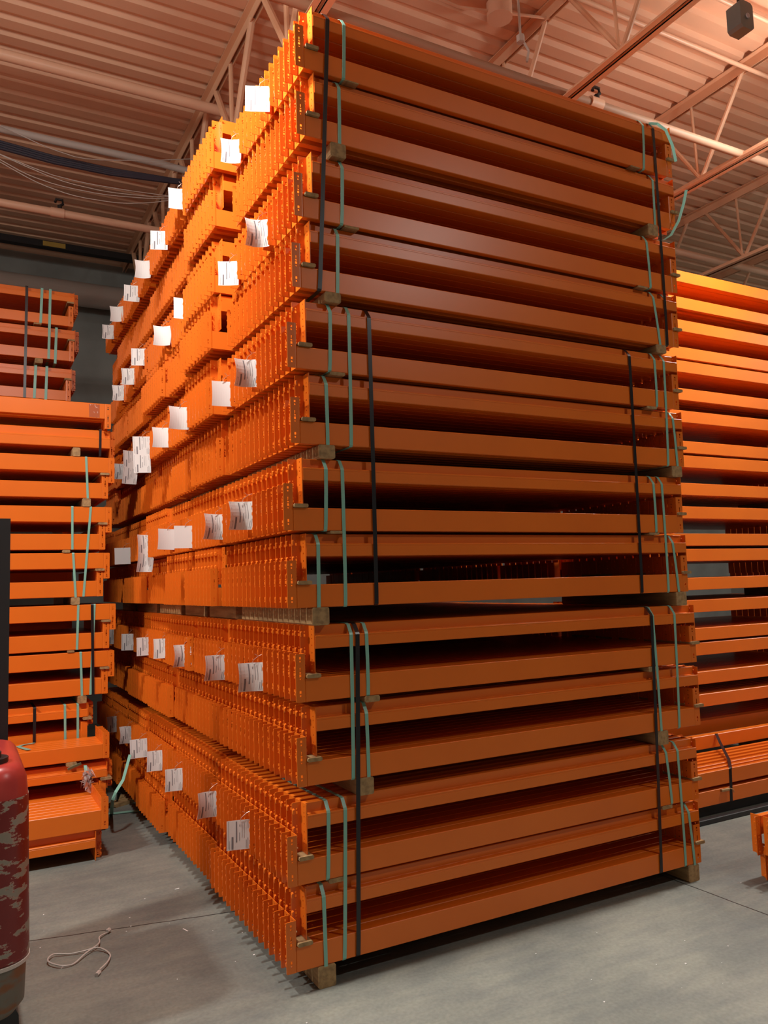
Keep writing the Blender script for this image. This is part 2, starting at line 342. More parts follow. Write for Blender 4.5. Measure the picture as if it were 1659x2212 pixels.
for H in (.205, .178, .165, .12):
    ME_CON[H] = (connector(H).mesh('end_connector', ORANGE), connector(H, True).mesh('end_connector', ORANGE))
mw = MB(); x = .12
while x < 2.3:
    mw.cbox(x, x+.035, .0325, .0362, .0560, .0590, .001, 'x'); x += .105
ME_WELD = mw.mesh('stitch_weld', ORANGE)
def Mat(kind, x, y, zb, sz=1.0):
    SC = Matrix.Diagonal((1, 1, sz, 1))
    if kind == 'upper': return Matrix.Translation((x+BL, y+.066, zb)) @ Matrix.Rotation(math.pi, 4, 'Z') @ SC
    if kind == 'lower': return Matrix.Translation((x+BL, y, zb+.1*sz)) @ Matrix.Rotation(math.pi, 4, 'Y') @ SC
    return Matrix.Translation((x, y, zb)) @ SC
NB = [0]
def beam(kind, x, y, zb, label, group, H=.205, welds=False, sz=1.0):
    t = empty('rack_crossbar', Mat(kind, x, y, zb, sz)); tag(t, label, 'crossbar', group); NB[0] += 1
    for nm, me in (('beam_tube', ME_BODY), ('end_connector', ME_CON[H][0]), ('end_connector', ME_CON[H][1])) + ((('stitch_weld', ME_WELD),) if welds else ()):
        o = bpy.data.objects.new(nm, me); C.objects.link(o); o.parent = t
    return t
LOW = {}
for H in (.205, .178, .165, .12):
    q = MB(); q.prism(simple_prof(), LX0, LX1); a = connector(H, False, False); q.add(a.v, a.f)
    q2 = MB(); q2.add(q.v, q.f); c = connector(H, True, False); q2.add(c.v, c.f); LOW[H] = q2
DETR = MB(); DETR.prism(simple_prof(), LX0, LX1); a = connector(.205, True, True); DETR.add(a.v, a.f); c = connector(.205, False, False); DETR.add(c.v, c.f)
def det(mb, kind, x, y, zb):   # the copy whose left-hand (visible) end carries the punched holes
    q = DETR; mb.add(q.v, q.f, Mat(kind, x, y, zb))
def low(mb, kind, x, y, zb, H=.205, sz=1.0):
    M = Mat(kind, x, y, zb, sz); q = LOW[H]; mb.add(q.v, q.f, M)

# ------------------------------------------------------------------ main stack
Z = [4.0828, 3.7527, 3.36, 3.0256, 2.654, 2.3159, 1.9308, 1.5951, 1.1945, .8437, .4463, .1055]
S = [.0589, .0589, .0391, .0219, -.0079, .0018, -.0384, -.0282, .0029, .0015, -.0494, -.0611]
ORD = ['top', 'second', 'third', 'fourth', 'fifth', 'sixth', 'seventh', 'eighth', 'ninth', 'tenth', 'eleventh', 'twelfth']
NTH = ['frontmost', 'second', 'third', 'fourth', 'fifth', 'sixth', 'seventh', 'eighth', 'ninth', 'tenth', 'eleventh', 'twelfth']
PY = .069
DX = {0: [0, -.125, -.10, -.085, -.075, -.08, -.06], 1: [0, -.11, -.055, -.05, -.03, -.05, 0], 2: [0, -.10, -.04, -.05, -.06, -.04, 0], 3: [0, -.11, -.05, -.09, -.03, -.04, 0], 4: [0, -.075, -.02, -.04, -.02, .02, 0]}
CNT = {8: [16, 8, 9, 10, 11, 9, 8], 10: [17, 14, 12, 10, 10, 8], 11: [17, 15, 12, 10, 9, 8]}
NIND = 10
rest = MB()
for r in range(12):
    cnt = CNT.get(r, [15, 9, 8, 10, 12, 9, 8]); dxs = DX.get(r, [0] + [random.uniform(-.035, .02) for _ in range(7)])
    y = 0.0; k = 0
    for bi, c in enumerate(cnt):
        dx = dxs[bi]; ux = random.uniform(-.006, .006) if bi else 0
        for j in range(c):
            xl = S[r] + dx + random.uniform(-.0022, .0022)*(k > 0); xu = S[r] + dx + .048 + ux + random.uniform(-.0015, .0015)*(k > 0)
            if k < NIND:
                nth = NTH[k]
                beam('lower', xl, y, Z[r], f'orange rack beam {nth} from front, lower layer of {ORD[r]} bundle down the tall stack', f'rack beams in the tall stack', welds=False)
                beam('upper', xu, y, Z[r]+.2225, f'orange rack beam {nth} from front, upper layer of {ORD[r]} bundle down the tall stack', f'rack beams in the tall stack', welds=(k == 0))
            else:
                det(rest, 'lower', xl, y, Z[r]); det(rest, 'upper', xu, y, Z[r]+.2225)
            y += PY; k += 1
        y += random.choice([.008, .016, .03])
o = rest.obj('rack_crossbar', ORANGE); tag(o, 'remaining orange rack beams farther back in the tall stack', 'crossbar', 'rack beams in the tall stack', 'stuff')

# wood between the layers and the bundles
def wood(x0, x1, y0, y1, z0, z1, label, group, name='wood_spacer'):
    b = MB(); j = random.uniform(-.004, .004)
    b.cbox(x0+j, x1+j, y0, y1, z0+.0004, z1-.0004, min(.006, (z1-z0)*.22)); return tag(b.obj(name, WOOD), label, 'wood block' if z1-z0 > .04 else 'wood strip', group)
WL = [.288, .203, .287, .2, .239, .168, .255, .151, .365, .32, .22, .178]
WR = [2.134, 2.244, 2.154, 2.29, 2.213, 2.377, 2.202, 2.38, 2.1, 2.14, 2.191, 2.375]
for r in range(12):
    s = S[r]; z = Z[r]
    for side, xa in (('left', s+.047), ('right', s+BL-.043)):
        wood(xa, xa+.066, -.012, .99, z+.1, z+.1175, f'thin wood strip between layers at the {side} end of the {ORD[r]} bundle', 'thin wood strips inside the bundles')
    below = Z[r+1]+.3225 if r < 11 else FZ
    th = z - below
    for side, c in (('left', WL[r]), ('right', WR[r])):
        nm = 'thin wood strip' if th < .04 else 'thick wood block'
        where = f'under the {side} end of the {ORD[r]} bundle of the tall stack'
        wd = .075 if th < .04 else .08
        wood(s+c-wd/2, s+c+wd/2, -.004, .97, below, z, f'{nm} {where}', 'wood under the bundles', 'wood_spacer' if th < .04 else 'wood_block')
    if th > .04:
        for q, (ya, yb) in enumerate(((1.08, 1.6), (1.72, 2.2), (2.3, 2.95), (3.05, 3.8), (3.9, 4.5))):
            wood(s+WL[r]-.04, s+WL[r]+.04, ya, yb, below, z, f'thick wood block {NTH[q+1]} from front along the left side under the {ORD[r]} bundle', 'wood under the bundles', 'wood_block')
# straps
def strap(r1, r2, xt, xb, m, label, group, wood_under=False, wd=.0165, y_off=.0, back=.5, top=True, side='l'):
    zt = Z[r1]+.3225; zb = Z[r2]
    if wood_under: zb = (Z[r2+1]+.3225+.003) if r2 < 11 else FZ+.004
    xs = lambda r, f: S[r] + xt + (xb-xt)*f
    e = .0022 + y_off; p = []
    a = xs(r1, 0); bx = xs(r2, 1)
    p.append((a-.015, back, zt+.002)); p.append((a-.004, .036, zt+.002)); p.append((a, .026, zt-.003))
    p.append((a+.001, .004-e, Z[r1]+.2225+.061)); p.append((a+.001, -e, Z[r1]+.2225+.052))
    n = 6 * (r2-r1+1)
    for i in range(1, n):
        f = i/n; p.append((a+.001+(bx-a)*f, -e-.002*math.sin(math.pi*f), (Z[r1]+.27)*(1-f)+(zb+.006)*f))
    p += [(bx, -e, zb+.006), (bx, .004, zb-.002), (bx+.004, back, zb-.002)]
    if wood_under: p = p[:-2] + [(bx, -e, zb-.001)]
    b = MB(); b.ribbon(p, (1, 0, 0), wd); return tag(b.obj('strap', m), label, 'strap', group)
GT, GB = 'teal straps round the tall stack bundles', 'black straps round the tall stack bundles'
for (r1, r2, a, c, wu, sd, nt) in [
    (1,1,.252,.244,0,'left',''), (2,2,.217,.212,1,'left',''), (3,3,.243,.235,0,'left',''), (4,4,.228,.219,1,'left',''),
    (5,5,.210,.203,0,'left','outer '), (5,6,.304,.291,0,'left',''), (6,6,.172,.174,1,'left','outer '), (7,7,.202,.195,0,'left','outer '), (7,8,.282,.273,0,'left',''),
    (8,8,.146,.142,1,'left','outer '), (9,10,.264,.260,0,'left',''), (9,9,.340,.342,0,'left','inner '), (10,10,.331,.335,1,'left','inner '), (11,11,.188,.180,0,'left','outer '),
    (11,12,.267,.260,0,'left',''), (12,12,.169,.173,1,'left','outer '),
    (1,1,2.215,2.202,0,'right',''), (2,2,2.267,2.263,1,'right',''), (3,3,2.205,2.218,0,'right',''), (4,4,2.250,2.288,1,'right','inner '), (4,4,2.345,2.336,0,'right','outer '),
    (5,5,2.257,2.258,0,'right','inner '), (5,6,2.332,2.309,0,'right',''), (6,6,2.368,2.385,1,'right','outer '), (7,7,2.22,2.223,0,'right','inner '), (7,8,2.286,2.280,0,'right',''),
    (8,8,2.335,2.366,1,'right','outer '), (9,10,2.112,2.131,1,'right','inner '), (9,10,2.281,2.269,0,'right','outer '), (11,11,2.204,2.228,0,'right','inner '), (11,12,2.293,2.316,0,'right',''), (12,12,2.362,2.39,1,'right','outer ')]:
    if r1 == r2: lb = f'{nt}teal strap on the {sd} of only the {ORD[r1-1]} bundle down the tall stack'
    else: lb = f'{nt}long teal strap on the {sd} joining the {ORD[r1-1]} and {ORD[r2-1]} bundles'
    strap(r1-1, r2-1, a, c, TEAL, lb, GT, bool(wu))
for (r1, r2, a, c, sd, grp) in [(1,4,.165,.131,'left','top four'), (5,8,.407,.426,'left','middle four'), (9,12,.294,.323,'left','bottom four'),
                                (1,4,2.294,2.339,'right','top four'), (5,8,2.058,2.073,'right','middle four'), (9,12,2.100,2.127,'right','bottom four')]:
    strap(r1-1, r2-1, a, c, BLACK, f'black strap tying the {grp} bundles together at the {sd} of the tall stack', GB, y_off=.0035, wd=.020)
# loose strap ends
b = MB(); b.ribbon([(S[0]+2.30, .03, Z[0]+.325), (S[0]+2.34, .0, Z[0]+.318), (S[0]+2.375, -.03, Z[0]+.27), (S[0]+2.40, -.05, Z[0]+.17), (S[0]+2.415, -.055, Z[0]+.07)], (.55, -.8, .2), .016)
tag(b.obj('loose_strap', TEAL), 'loose teal strap end curling over the top right corner of the tall stack', 'strap')
b = MB(); b.ribbon([(S[2]+2.32, -.01, Z[2]+.30), (S[2]+2.335, -.02, Z[2]+.305), (S[2]+2.37, -.04, Z[2]+.33), (S[2]+2.42, -.06, Z[2]+.42), (S[2]+2.46, -.07, Z[2]+.53), (S[2]+2.49, -.07, Z[2]+.62)], (.6, -.75, .2), .016)
tag(b.obj('loose_strap', TEAL), 'loose teal strap end sticking up beside the right edge of the tall stack', 'strap')
b = MB(); b.ribbon([(.16, 1.05, Z[10]+.327), (.30, 1.0, Z[10]+.329), (.42, 1.1, Z[10]+.327), (.6, 1.12, Z[10]+.328)], (0, 1, 0), .016)
tag(b.obj('loose_strap', TEAL), 'loose teal strap lying on top of the eleventh bundle of the tall stack', 'strap')

# paper tags
def paper_tag(x, y, z, label, wd=.105, ht=.135, curl=.0, tilt=0.0, double=False, blank=False, yaw=0.0):
    t = empty('paper_tag', Matrix.Translation((x, y, z)) @ Matrix.Rotation(yaw, 4, 'Z') @ Matrix.Rotation(tilt, 4, 'Y')); tag(t, label, 'tag', 'paper tags on the tall stack')
    n = 8; H = ht*(2 if double else 1)
    def P(u, v):   # u 0..1 across, v 0..1 down
        uu = u - .5
        return Vector((-wd*(1-u) + curl*.012*math.sin(v*3.1), -curl*.10*uu*uu + curl*.035*(v-.3)*(v-.3), H*.5 - v*H))
    b = MB(); vs = []; fs = []
    for i in range(n+1):
        for j in range(n+1): vs.append(P(j/n, i/n))
    off = len(vs); vs += [v + Vector((0, .0006, 0)) for v in vs]
    for i in range(n):
        for j in range(n):
            a = i*(n+1)+j; fs.append((a, a+1, a+n+2, a+n+1)); fs.append((off+a, off+a+n+1, off+a+n+2, off+a+1))
    for i in range(n):
        fs += [(i, off+i, off+i+1, i+1), ((n)*(n+1)+i, n*(n+1)+i+1, off+n*(n+1)+i+1, off+n*(n+1)+i), (i*(n+1), (i+1)*(n+1), off+(i+1)*(n+1), off+i*(n+1)), (i*(n+1)+n, off+i*(n+1)+n, off+(i+1)*(n+1)+n, (i+1)*(n+1)+n)]
    b.add(vs, fs); b.obj('paper_sheet', PAPER, t)
    b = MB()
    if not blank:
        bars = [(.07, .03, .93, .010), (.20, .55, .97, .075), (.38, .04, .74, .050), (.53, .15, .22, .02), (.52, .42, .70, .020), (.63, .06, .60, .014), (.72, .08, .62, .014), (.80, .68, .96, .018), (.87, .62, .97, .018), (.94, .70, .97, .014), (.88, .06, .3, .012), (.11, .68, .96, .012)]
        for rep in range(2 if double else 1):
            for (u, v0, v1, du) in bars:
                k = 4
                for i in range(k):
                    a, c = v0+(v1-v0)*i/k, v0+(v1-v0)*(i+1)/k
                    if double: a, c = a/2+rep*.5, c/2+rep*.5
                    q = [P(u, a), P(min(u+du, 1), a), P(min(u+du, 1), c), P(u, c)]
                    b.add([v - Vector((0, .0005, 0)) for v in q], [(0, 1, 2, 3)])
        b.obj('print', INK, t)
    b = MB(); b.tube([(-wd*.45, -.002, H*.46), (-wd*.40, -.006, H*.5+.012), (-wd*.2, -.008, H*.5+.03), (-.002, -.003, H*.5+.038)], .0013, 5)
    b.tube([(-wd*.2, -.008, H*.5+.03), (-wd*.35, -.014, H*.5+.042)], .0011, 5); b.obj('tie_wire', WIRE, t)
TG = [(.35,.06,1),(.80,.03,1),(1.68,.109,1),(2.12,.031,1),(2.74,.056,1),(3.22,.03,1),(3.92,.082,1),(4.51,.082,1),
      (.34,.075,3),(.86,.05,3),(1.65,.109,3),(2.19,.097,3),(2.98,.15,3),(3.41,.098,3),(3.92,.089,3),
      (.39,.085,5),(.86,.075,5),(1.45,.06,5),(2.14,.07,5),(2.72,.04,5),(3.28,.03,5),(3.95,.087,5),
      (.42,.105,7),(.89,.086,7),(1.49,.075,7),(2.02,.089,7),(2.67,.03,7),(3.51,.051,7),
      (.43,.072,9),(1.04,.068,9),(1.74,.088,9),(2.34,.097,9),(2.89,.083,9),(3.6,.078,9),(4.26,.094,9),
      (.47,.085,11),(1.03,.102,11),(1.77,.08,11),(2.32,.097,11),(2.8,.103,11),(3.39,.112,11),(3.96,.122,11)]
last = 0; idx = 0
blanks = {(5,1),(5,2),(5,3),(7,2),(7,3),(7,5),(1,2),(3,2),(3,3),(1,4),(1,6)}
for (y, dz, r) in TG:
    idx = idx+1 if r == last else 0; last = r
    yy = round(y/PY)*PY + .04; dbl = (r, idx) in {(5,4),(5,5),(7,4)}
    bi = 0; acc = 0; dx = 0
    if r-1 in DX:
        for bi, c in enumerate([15, 9, 8, 10, 12, 9, 8]):
            if yy < acc + c*PY+.008: break
            acc += c*PY+.008
        dx = DX[r-1][bi]
    paper_tag(S[r-1]+dx+.016, yy, Z[r-1]+dz, f'{"blank-faced " if (r,idx) in blanks else ""}white paper tag {NTH[idx] if idx else "nearest"} from front along the left side of {ORD[r-1]} bundle',
              curl=random.choice([.05, .2, .5, .8]), tilt=random.uniform(-.035, .035), double=dbl, blank=(r, idx) in blanks, yaw=random.uniform(-.25, .12) if r > 4 else random.uniform(-.5, -.1), wd=random.uniform(.10, .125))

# ------------------------------------------------------------------ left stack
HL = .165; YL = 3.15; LXE = -.265; SL = 1.18
lrest = MB(); GLF = 'rack crossbars in the left stack'
lx = lambda: LXE - BL
t_ = beam('normal', lx()+.02, YL, 3.026, 'topmost lone orange beam of the left stack, bearing a reddish smear', GLF, HL, sz=SL)
b = MB(); ox = lx()+.02; us = [-.405+.0045*i for i in range(18)]
vs = [(u-ox, -.0008, .004+.004*random.random()) for u in us] + [(u-ox+random.uniform(-.002, .002), -.0008, .094-.004*random.random()) for u in us]
b.add(vs, [(i, i+1, 18+i+1, 18+i) for i in range(17)]); o = b.obj('film_patch', SMEAR, t_); o['label'] = 'dull reddish film patch'
beam('upper', lx()+.062, YL+.03, 2.800, 'orange stepped beam second from the top of the left stack, with black strap', GLF, .178, sz=1.45)
for k in range(1, 12):
    low(lrest, 'normal', lx()+.02, YL+.1+k*.07, 3.026, HL, SL); low(lrest, 'upper', lx()+.062, YL+.03+k*.07, 2.800, .178, 1.45)
LB = [(2.405, 2.604), (2.013, 2.221), (1.659, 1.870), (1.268, 1.482), (.930, 1.131)]
LJ = [.0, -.02, -.035, .01, .0]
for i, (zl, up) in enumerate(LB):
    j = LJ[i]
    beam('normal', lx()+.047+j, YL, up, f'orange beam in the upper layer of the {ORD[i]} full bundle down the left stack', GLF, HL, sz=SL)
    beam('lower', lx()+j, YL, zl, f'orange beam in the lower layer of the {ORD[i]} full bundle down the left stack', GLF, HL, sz=SL)
    for k in range(1, 15):
        low(lrest, 'normal', lx()+.047+j, YL+k*.07, up, HL, SL); low(lrest, 'lower', lx()+j, YL+k*.07, zl, HL, SL)
    wood(LXE+j-.055, LXE+j+.012, YL-.014, YL+.5, up-.018, up-.0005, f'thin wood strip at the right end of the {ORD[i]} full bundle of the left stack', 'wood in the left stack')
for (px, z0, z1, q, w_) in ((-.496, 2.723, 2.79, 'first', .055), (-.424, 2.340, 2.404, 'second', .06), (-.564, 1.990, 2.012, 'third', .055), (-.497, 1.602, 1.658, 'fourth', .06), (-.53, 1.2505, 1.267, 'fifth', .05), (-.445, .873, .929, 'sixth', .062)):
    wood(px-w_/2, px+w_/2, YL-.006, YL+.5, z0, z1, f'wood piece between bundles of the left stack, {q} from top', 'wood in the left stack')
NN = ['frontmost', 'second', 'third', 'fourth', 'fifth', 'sixth', 'seventh']
zN, zM, zQ, zB = .533, .772, .405, .203; YN = 2.75; YA = 2.20
for k in range(14):
    if k == 0: beam('upper', -.362-BL-.047+.047, YL, zM, 'orange stepped beam with two teal straps low in the left stack', GLF, HL, True)
    else: low(lrest, 'upper', -.362-BL, YL+k*.07, zM, HL)
    low(lrest, 'lower', -.41-BL, YL+k*.07, .575, HL)
    low(lrest, 'upper', -.40-BL, YL+k*.07, .38, HL); low(lrest, 'lower', -.44-BL, YL+k*.07, .19, HL)
for k in range(6):
    if k < 5: beam('lower', -.317-BL, YN+k*.07, zN, f'orange beam in the upper projecting flat row of the left stack, {NN[k]}', GLF, .178)
    if k == 0: beam('upper', -.289-BL, YN, zQ, 'orange stepped beam just under the upper projecting row of the left stack', GLF, .178, True)
    elif k < 5: low(lrest, 'upper', -.289-BL, YN+k*.07, zQ, .178)
    if k < 5: low(lrest, 'lower', -.34-BL, YN+k*.07, zQ-.2, .178)
for k in range(7):
    beam('lower', -.41-BL, YA+k*.07, zB, f'orange beam in the lowest projecting flat row of the left stack, {NN[k]}', GLF, .165, sz=1.2)
    if k == 0: beam('upper', -.443-BL, YA, .098, 'lowest orange stepped beam of the left stack, standing just above the floor', GLF, .178, True)
    else: low(lrest, 'upper', -.443-BL, YA+k*.07, .098, .178)
tag(lrest.obj('rack_crossbar', ORANGE), 'remaining orange beams inside the left stack', 'crossbar', GLF, 'stuff')
wood(-.375, -.30, YN-.012, YN+.34, zQ-.02, zQ-.001, 'wood strip at the right end under the lower stepped beam of the left stack', 'wood in the left stack')
wood(-.44, -.375, YL-.015, YL+.35, zM-.02, zM-.001, 'wood strip at the right end under the upper stepped beam of the left stack', 'wood in the left stack')
wood(-.60, -.53, YN-.01, YN+.3, zQ+.1005, zN-.0005, 'thin wood block under the upper projecting row of the left stack', 'wood in the left stack')
# straps of the left stack, given by x at top and bottom
def strapL(x0, z0, x1, z1, m, y, label, back=.3, wd=.0165):
    n = 6; p = [(x0, y+back, z0+.002), (x0, y-.001, z0+.002)]
    for i in range(n+1): p.append((x0+(x1-x0)*i/n, y-.003, z0-.004+(z1-z0+.006)*i/n))
    p += [(x1, y+back, z1-.002)]
    b = MB(); b.ribbon(p, (1, 0, 0), wd); return tag(b.obj('strap', m), label, 'strap', 'straps round the left stack')
strapL(-.426, 2.722, -.411, 2.355, TEAL, YL, 'teal strap on the topmost full bundle of the left stack')
strapL(-.523, 2.339, -.521, 2.013, TEAL, YL, 'teal strap left of its slanting neighbour, second full bundle, left stack')
strapL(-.391, 2.339, -.441, 1.659, TEAL, YL, 'long slanting teal strap crossing two bundles of the left stack')
strapL(-.515, 1.988, -.493, 1.605, TEAL, YL, 'teal strap slanting down to a wood block, third full bundle, left stack')
strapL(-.477, 1.600, -.485, 1.268, TEAL, YL, 'left teal strap on the fourth full bundle of the left stack')
strapL(-.362, 1.600, -.389, .930, TEAL, YL, 'long teal strap beside the black strap on the left stack')
strapL(-.379, 1.600, -.370, .925, BLACK, YL-.003, 'black strap over two lower bundles of the left stack', wd=.02)
strapL(-.459, 1.249, -.447, .875, TEAL, YL, 'teal strap on the fifth full bundle of the left stack')
strapL(-.318, 2.945, -.321, 2.734, BLACK, YL+.03, 'black strap near the right end high on the left stack', wd=.018)
strapL(-.77, zM+.1, -.771, .58, BLACK, YL, 'short black strap over the upper stepped beam of the left stack', wd=.02)
strapL(-.566, zM+.1, -.562, .58, TEAL, YL, 'left short teal strap over the upper stepped beam of the left stack')
strapL(-.477, zM+.1, -.476, .58, TEAL, YL, 'right short teal strap over the upper stepped beam of the left stack')
b = MB(); b.ribbon([(-.775, 3.05, .640), (-.84, 3.04, .639), (-.885, 3.00, .638), (-.87, 2.93, .638), (-.83, 2.80, .640)], (.6, .5, 0), .03)
tag(b.obj('loose_strap', TEAL), 'loose teal strap lying on the upper projecting row of the left stack', 'strap')
b = MB(); b.ribbon([(-.592, 2.735, .490), (-.55, 2.733, .505), (-.505, 2.73, .52)], (0, -.6, 1), .022)
tag(b.obj('loose_strap', TEAL), 'short loose teal strap end under the upper projecting row', 'strap')
b = MB(); b.ribbon([(-.474, 2.775, .498), (-.473, 2.746, .466), (-.468, 2.744, .44), (-.463, 2.744, .40)], (1, 0, 0), .02)
tag(b.obj('loose_strap', TEAL), 'teal strap hanging beside the crumpled film', 'strap')
def jag(b, c, r, n=60):
    for i in range(n):
        p = Vector(c) + Vector((random.gauss(0, r[0]), random.gauss(0, r[1]), random.gauss(0, r[2]))); q = [p + Vector((random.uniform(-.03, .03), random.uniform(-.03, .03), random.uniform(-.04, .04))) for _ in range(3)]
        b.add(q + [v + Vector((0, .0006, .0006)) for v in q], [(0, 1, 2), (5, 4, 3)])
b = MB(); jag(b, (-.475, 2.64, .42), (.012, .012, .030), 70); tag(b.obj('crumpled_film', FILM), 'crumpled clear film stuck on the lowest row of the left stack', 'plastic film')

# far left stack
frest = MB(); YF = 5.0; xe = -.305
for i, (zl, up) in enumerate(((4.321, 4.572), (3.970, 4.192), (3.570, 3.795), (3.19, 3.415))):
    j = (-.0, .01, -.02, -.05)[i]
    beam('lower', xe-BL+j, YF, zl, f'glossy beam in the lower layer of the {ORD[i]} bundle of the far left stack', 'rack beams in the far left stack')
    beam('upper', xe-BL+.05+j, YF, up, f'glossy beam in the upper layer of the {ORD[i]} bundle of the far left stack', 'rack beams in the far left stack')
    for k in range(1, 14): low(frest, 'lower', xe-BL+j, YF+k*.07, zl); low(frest, 'upper', xe-BL+.05+j, YF+k*.07, up)
    wood(xe+j-.06, xe+j+.005, YF-.01, YF+.5, up-.018, up-.001, f'thin wood strip at the right end of the {ORD[i]} bundle of the far left stack', 'wood in the far left stack')
    wood(xe+j-.36, xe+j-.29, YF-.004, YF+.5, zl-.016 if i % 2 == 0 else zl-.05, zl-.001, f'wood piece below the {ORD[i]} bundle of the far left stack', 'wood in the far left stack')
for i in range(8):
    zz = 2.84 - .345*i
    if zz > .05:
        for k in range(0, 14): low(frest, 'lower', xe-BL-.02*(i % 3), YF+k*.07, zz); low(frest, 'upper', xe-BL+.05-.02*(i % 3), YF+k*.07, zz+.2225)
tag(frest.obj('rack_crossbar', ORANGE), 'remaining beams inside the far left stack', 'crossbar', 'rack beams in the far left stack', 'stuff')
for q, (xx, z0, z1, m, lb) in enumerate(((-.73, 4.672, 3.57, BLACK, 'black strap down three bundles of the far left stack'), (-.594, 4.672, 4.321, TEAL, 'teal strap on the top bundle of the far left stack'),
      (-.519, 4.672, 3.97, TEAL, 'long teal strap on the far left stack'), (-.46, 4.292, 3.93, TEAL, 'rightmost teal strap of the far left stack'), (-.644, 3.895, 3.57, TEAL, 'left teal strap on the third bundle, far left stack'), (-.544, 3.895, 3.5, TEAL, 'right teal strap on the third bundle, far left stack'))):
    strapL(xx, z0, xx-.01, z1, m, YF, lb, wd=.024)
# ------------------------------------------------------------------ right background stack
rrest = MB(); YR = 1.35; XR = 3.45
RZ = [4.168, 3.935, 3.735, 3.499, 3.38, 3.142, 2.953, 2.696, 2.575, 2.344, 2.15, 1.926, 1.80, 1.565, 1.383, 1.155, 1.037, .805, .626]
for i, zb in enumerate(RZ):
    kind = 'lower' if i % 2 else 'normal'; j = random.uniform(-.02, .02)
    beam(kind, XR+j, YR, zb, f'front orange beam {NTH[i] + " from top" if 0 < i < 12 else ("at the top" if i == 0 else ["thirteenth","fourteenth","fifteenth","sixteenth","seventeenth","eighteenth","nineteenth"][i-12] + " from top")} of the right background stack', 'rack beams in the right background stack')
    for k in range(1, 16): low(rrest, kind, XR+j, YR+k*.07, zb)
beam('lower', XR-.05, YR-.13, .335, 'orange beam on edge at the back of the low right row', 'rack beams in the right background stack')
for k in range(7):
    for zz, nm in ((.228, 'upper'), (.103, 'lower')):
        if k < 3: beam('normal' if nm == 'upper' else 'lower', XR-.45 + (.05 if nm == 'upper' else 0), .72+k*.07, zz, f'orange beam {NTH[k]} from front in the {nm} layer of the low right row', 'rack beams in the right background stack', .12)
        else:
            q = MB(); q.prism(simple_prof(), LX0, LX1, Mat('normal', XR-.45, .72+k*.07, zz)); rrest.add(q.v, q.f)
for k in range(1, 11): low(rrest, 'lower', XR-.05, YR+k*.07, .40)
tag(rrest.obj('rack_crossbar', ORANGE), 'remaining orange beams inside the right background stack', 'crossbar', 'rack beams in the right background stack', 'stuff')
b = MB(); b.ribbon([(4.02, 1.22, .437), (4.0, 1.205, .437), (3.93, 1.12, .40), (3.70, .86, .345), (3.545, .722, .331), (3.535, .716, .322), (3.53, .716, .2), (3.525, .716, .104)], (1, -.3, 0), .022)
tag(b.obj('strap', BLACK), 'black strap over the low right row of beams', 'strap')
for yy, nm in ((.66, 'front'), (.80, 'rear')):
    b = MB(); b.cbox(3.0, 6.2, yy-.02, yy+.02, FZ, FZ+.035 if nm == 'front' else .10, .004, 'x'); tag(b.obj('floor_rail', DARKSTEEL), f'{nm} dark rail on the floor under the low right row', 'rail')
wood(5.0, 5.08, .74, 1.2, FZ, .101, 'wood block under the low right row of beams', None, 'wood_block')
for q in range(5):
    z0, z1 = [(3.836, 3.935), (3.045, 3.142), (2.25, 2.344), (1.483, 1.565), (.74, .805)][q]
    wood(5.4, 5.48, YR+.01, YR+.6, z0, z1, f'wood block between bundles of the right background stack, {NTH[q] if q else "first"} from top', 'wood in the right background stack', 'wood_block')
    wood(3.505, 3.575, YR+.05, YR+.75, z0, z1, f'wood block deeper between bundles of the right background stack, {NTH[q] if q else "first"} from top', 'wood in the right background stack', 'wood_block')
wood(5.3, 5.38, YR+.05, YR+.7, FZ, .40, 'wood block under the right background stack', None, 'wood_block')
b = MB(); b.cbox(3.42, 3.5, .700, .716, .183, .20, .003, 'x'); b.tube([(3.5, .705, .2), (3.52, .69, .19), (3.525, .69, .17)], .003, 5)
tag(b.obj('wood_sliver', WOOD), 'small pale wood sliver with string at the low right row', 'wood scrap')

# ------------------------------------------------------------------ small bundle at the right edge
WH6 = ['farthest', 'second farthest', 'third', 'fourth', 'second nearest', 'nearest']
for k in range(6):
    yb = -.20 - k*.078
    beam('normal', 2.59, yb, .262, f'orange beam end {WH6[k]} in the upper layer of the bundle at the right edge', 'beams of the bundle at the right edge', .205)
    t = beam('normal', 2.635, yb-.01, .098, f'orange beam end {WH6[k]} in the lower layer of the bundle at the right edge', 'beams of the bundle at the right edge', .178)

# ------------------------------------------------------------------ lift truck at the left edge
t = empty('lift_truck', loc=(-1.136, .226, FZ)); tag(t, 'scuffed red lift truck corner with black mast at the left edge', 'forklift')
def rbox(x0, x1, y0, y1, rad, zs, n=8):
    # rounded corners in plan; zs = [(z, inset)]
    b = MB(); cs = [((x1-rad), (y0+rad), -90), ((x1-rad), (y1-rad), 0), ((x0+rad), (y1-rad), 90), ((x0+rad), (y0+rad), 180)]
    ring = []
    for z, ins in zs:
        pts = []
        for cx, cy, a0 in cs:
            for k in range(n+1):
                a = math.radians(a0 + 90*k/n); r = max(rad-ins, .004); pts.append((cx + r*math.cos(a), cy + r*math.sin(a), z))
        ring.append(pts)
    m = len(ring[0]); b.v = [p for rr in ring for p in rr]
    for i in range(len(ring)-1):
        for k in range(m): b.f.append((i*m+k, i*m+(k+1) % m, (i+1)*m+(k+1) % m, (i+1)*m+k))
    b.f.append(tuple(range(m-1, -1, -1))); b.f.append(tuple((len(ring)-1)*m+k for k in range(m)))
    return b
rbox(-.8, .12, -.12, .62, .12, [(.33, .0), (.34, -.004), (.90, .004), (.915, .004)]).obj('body_panel', REDM, t, True)
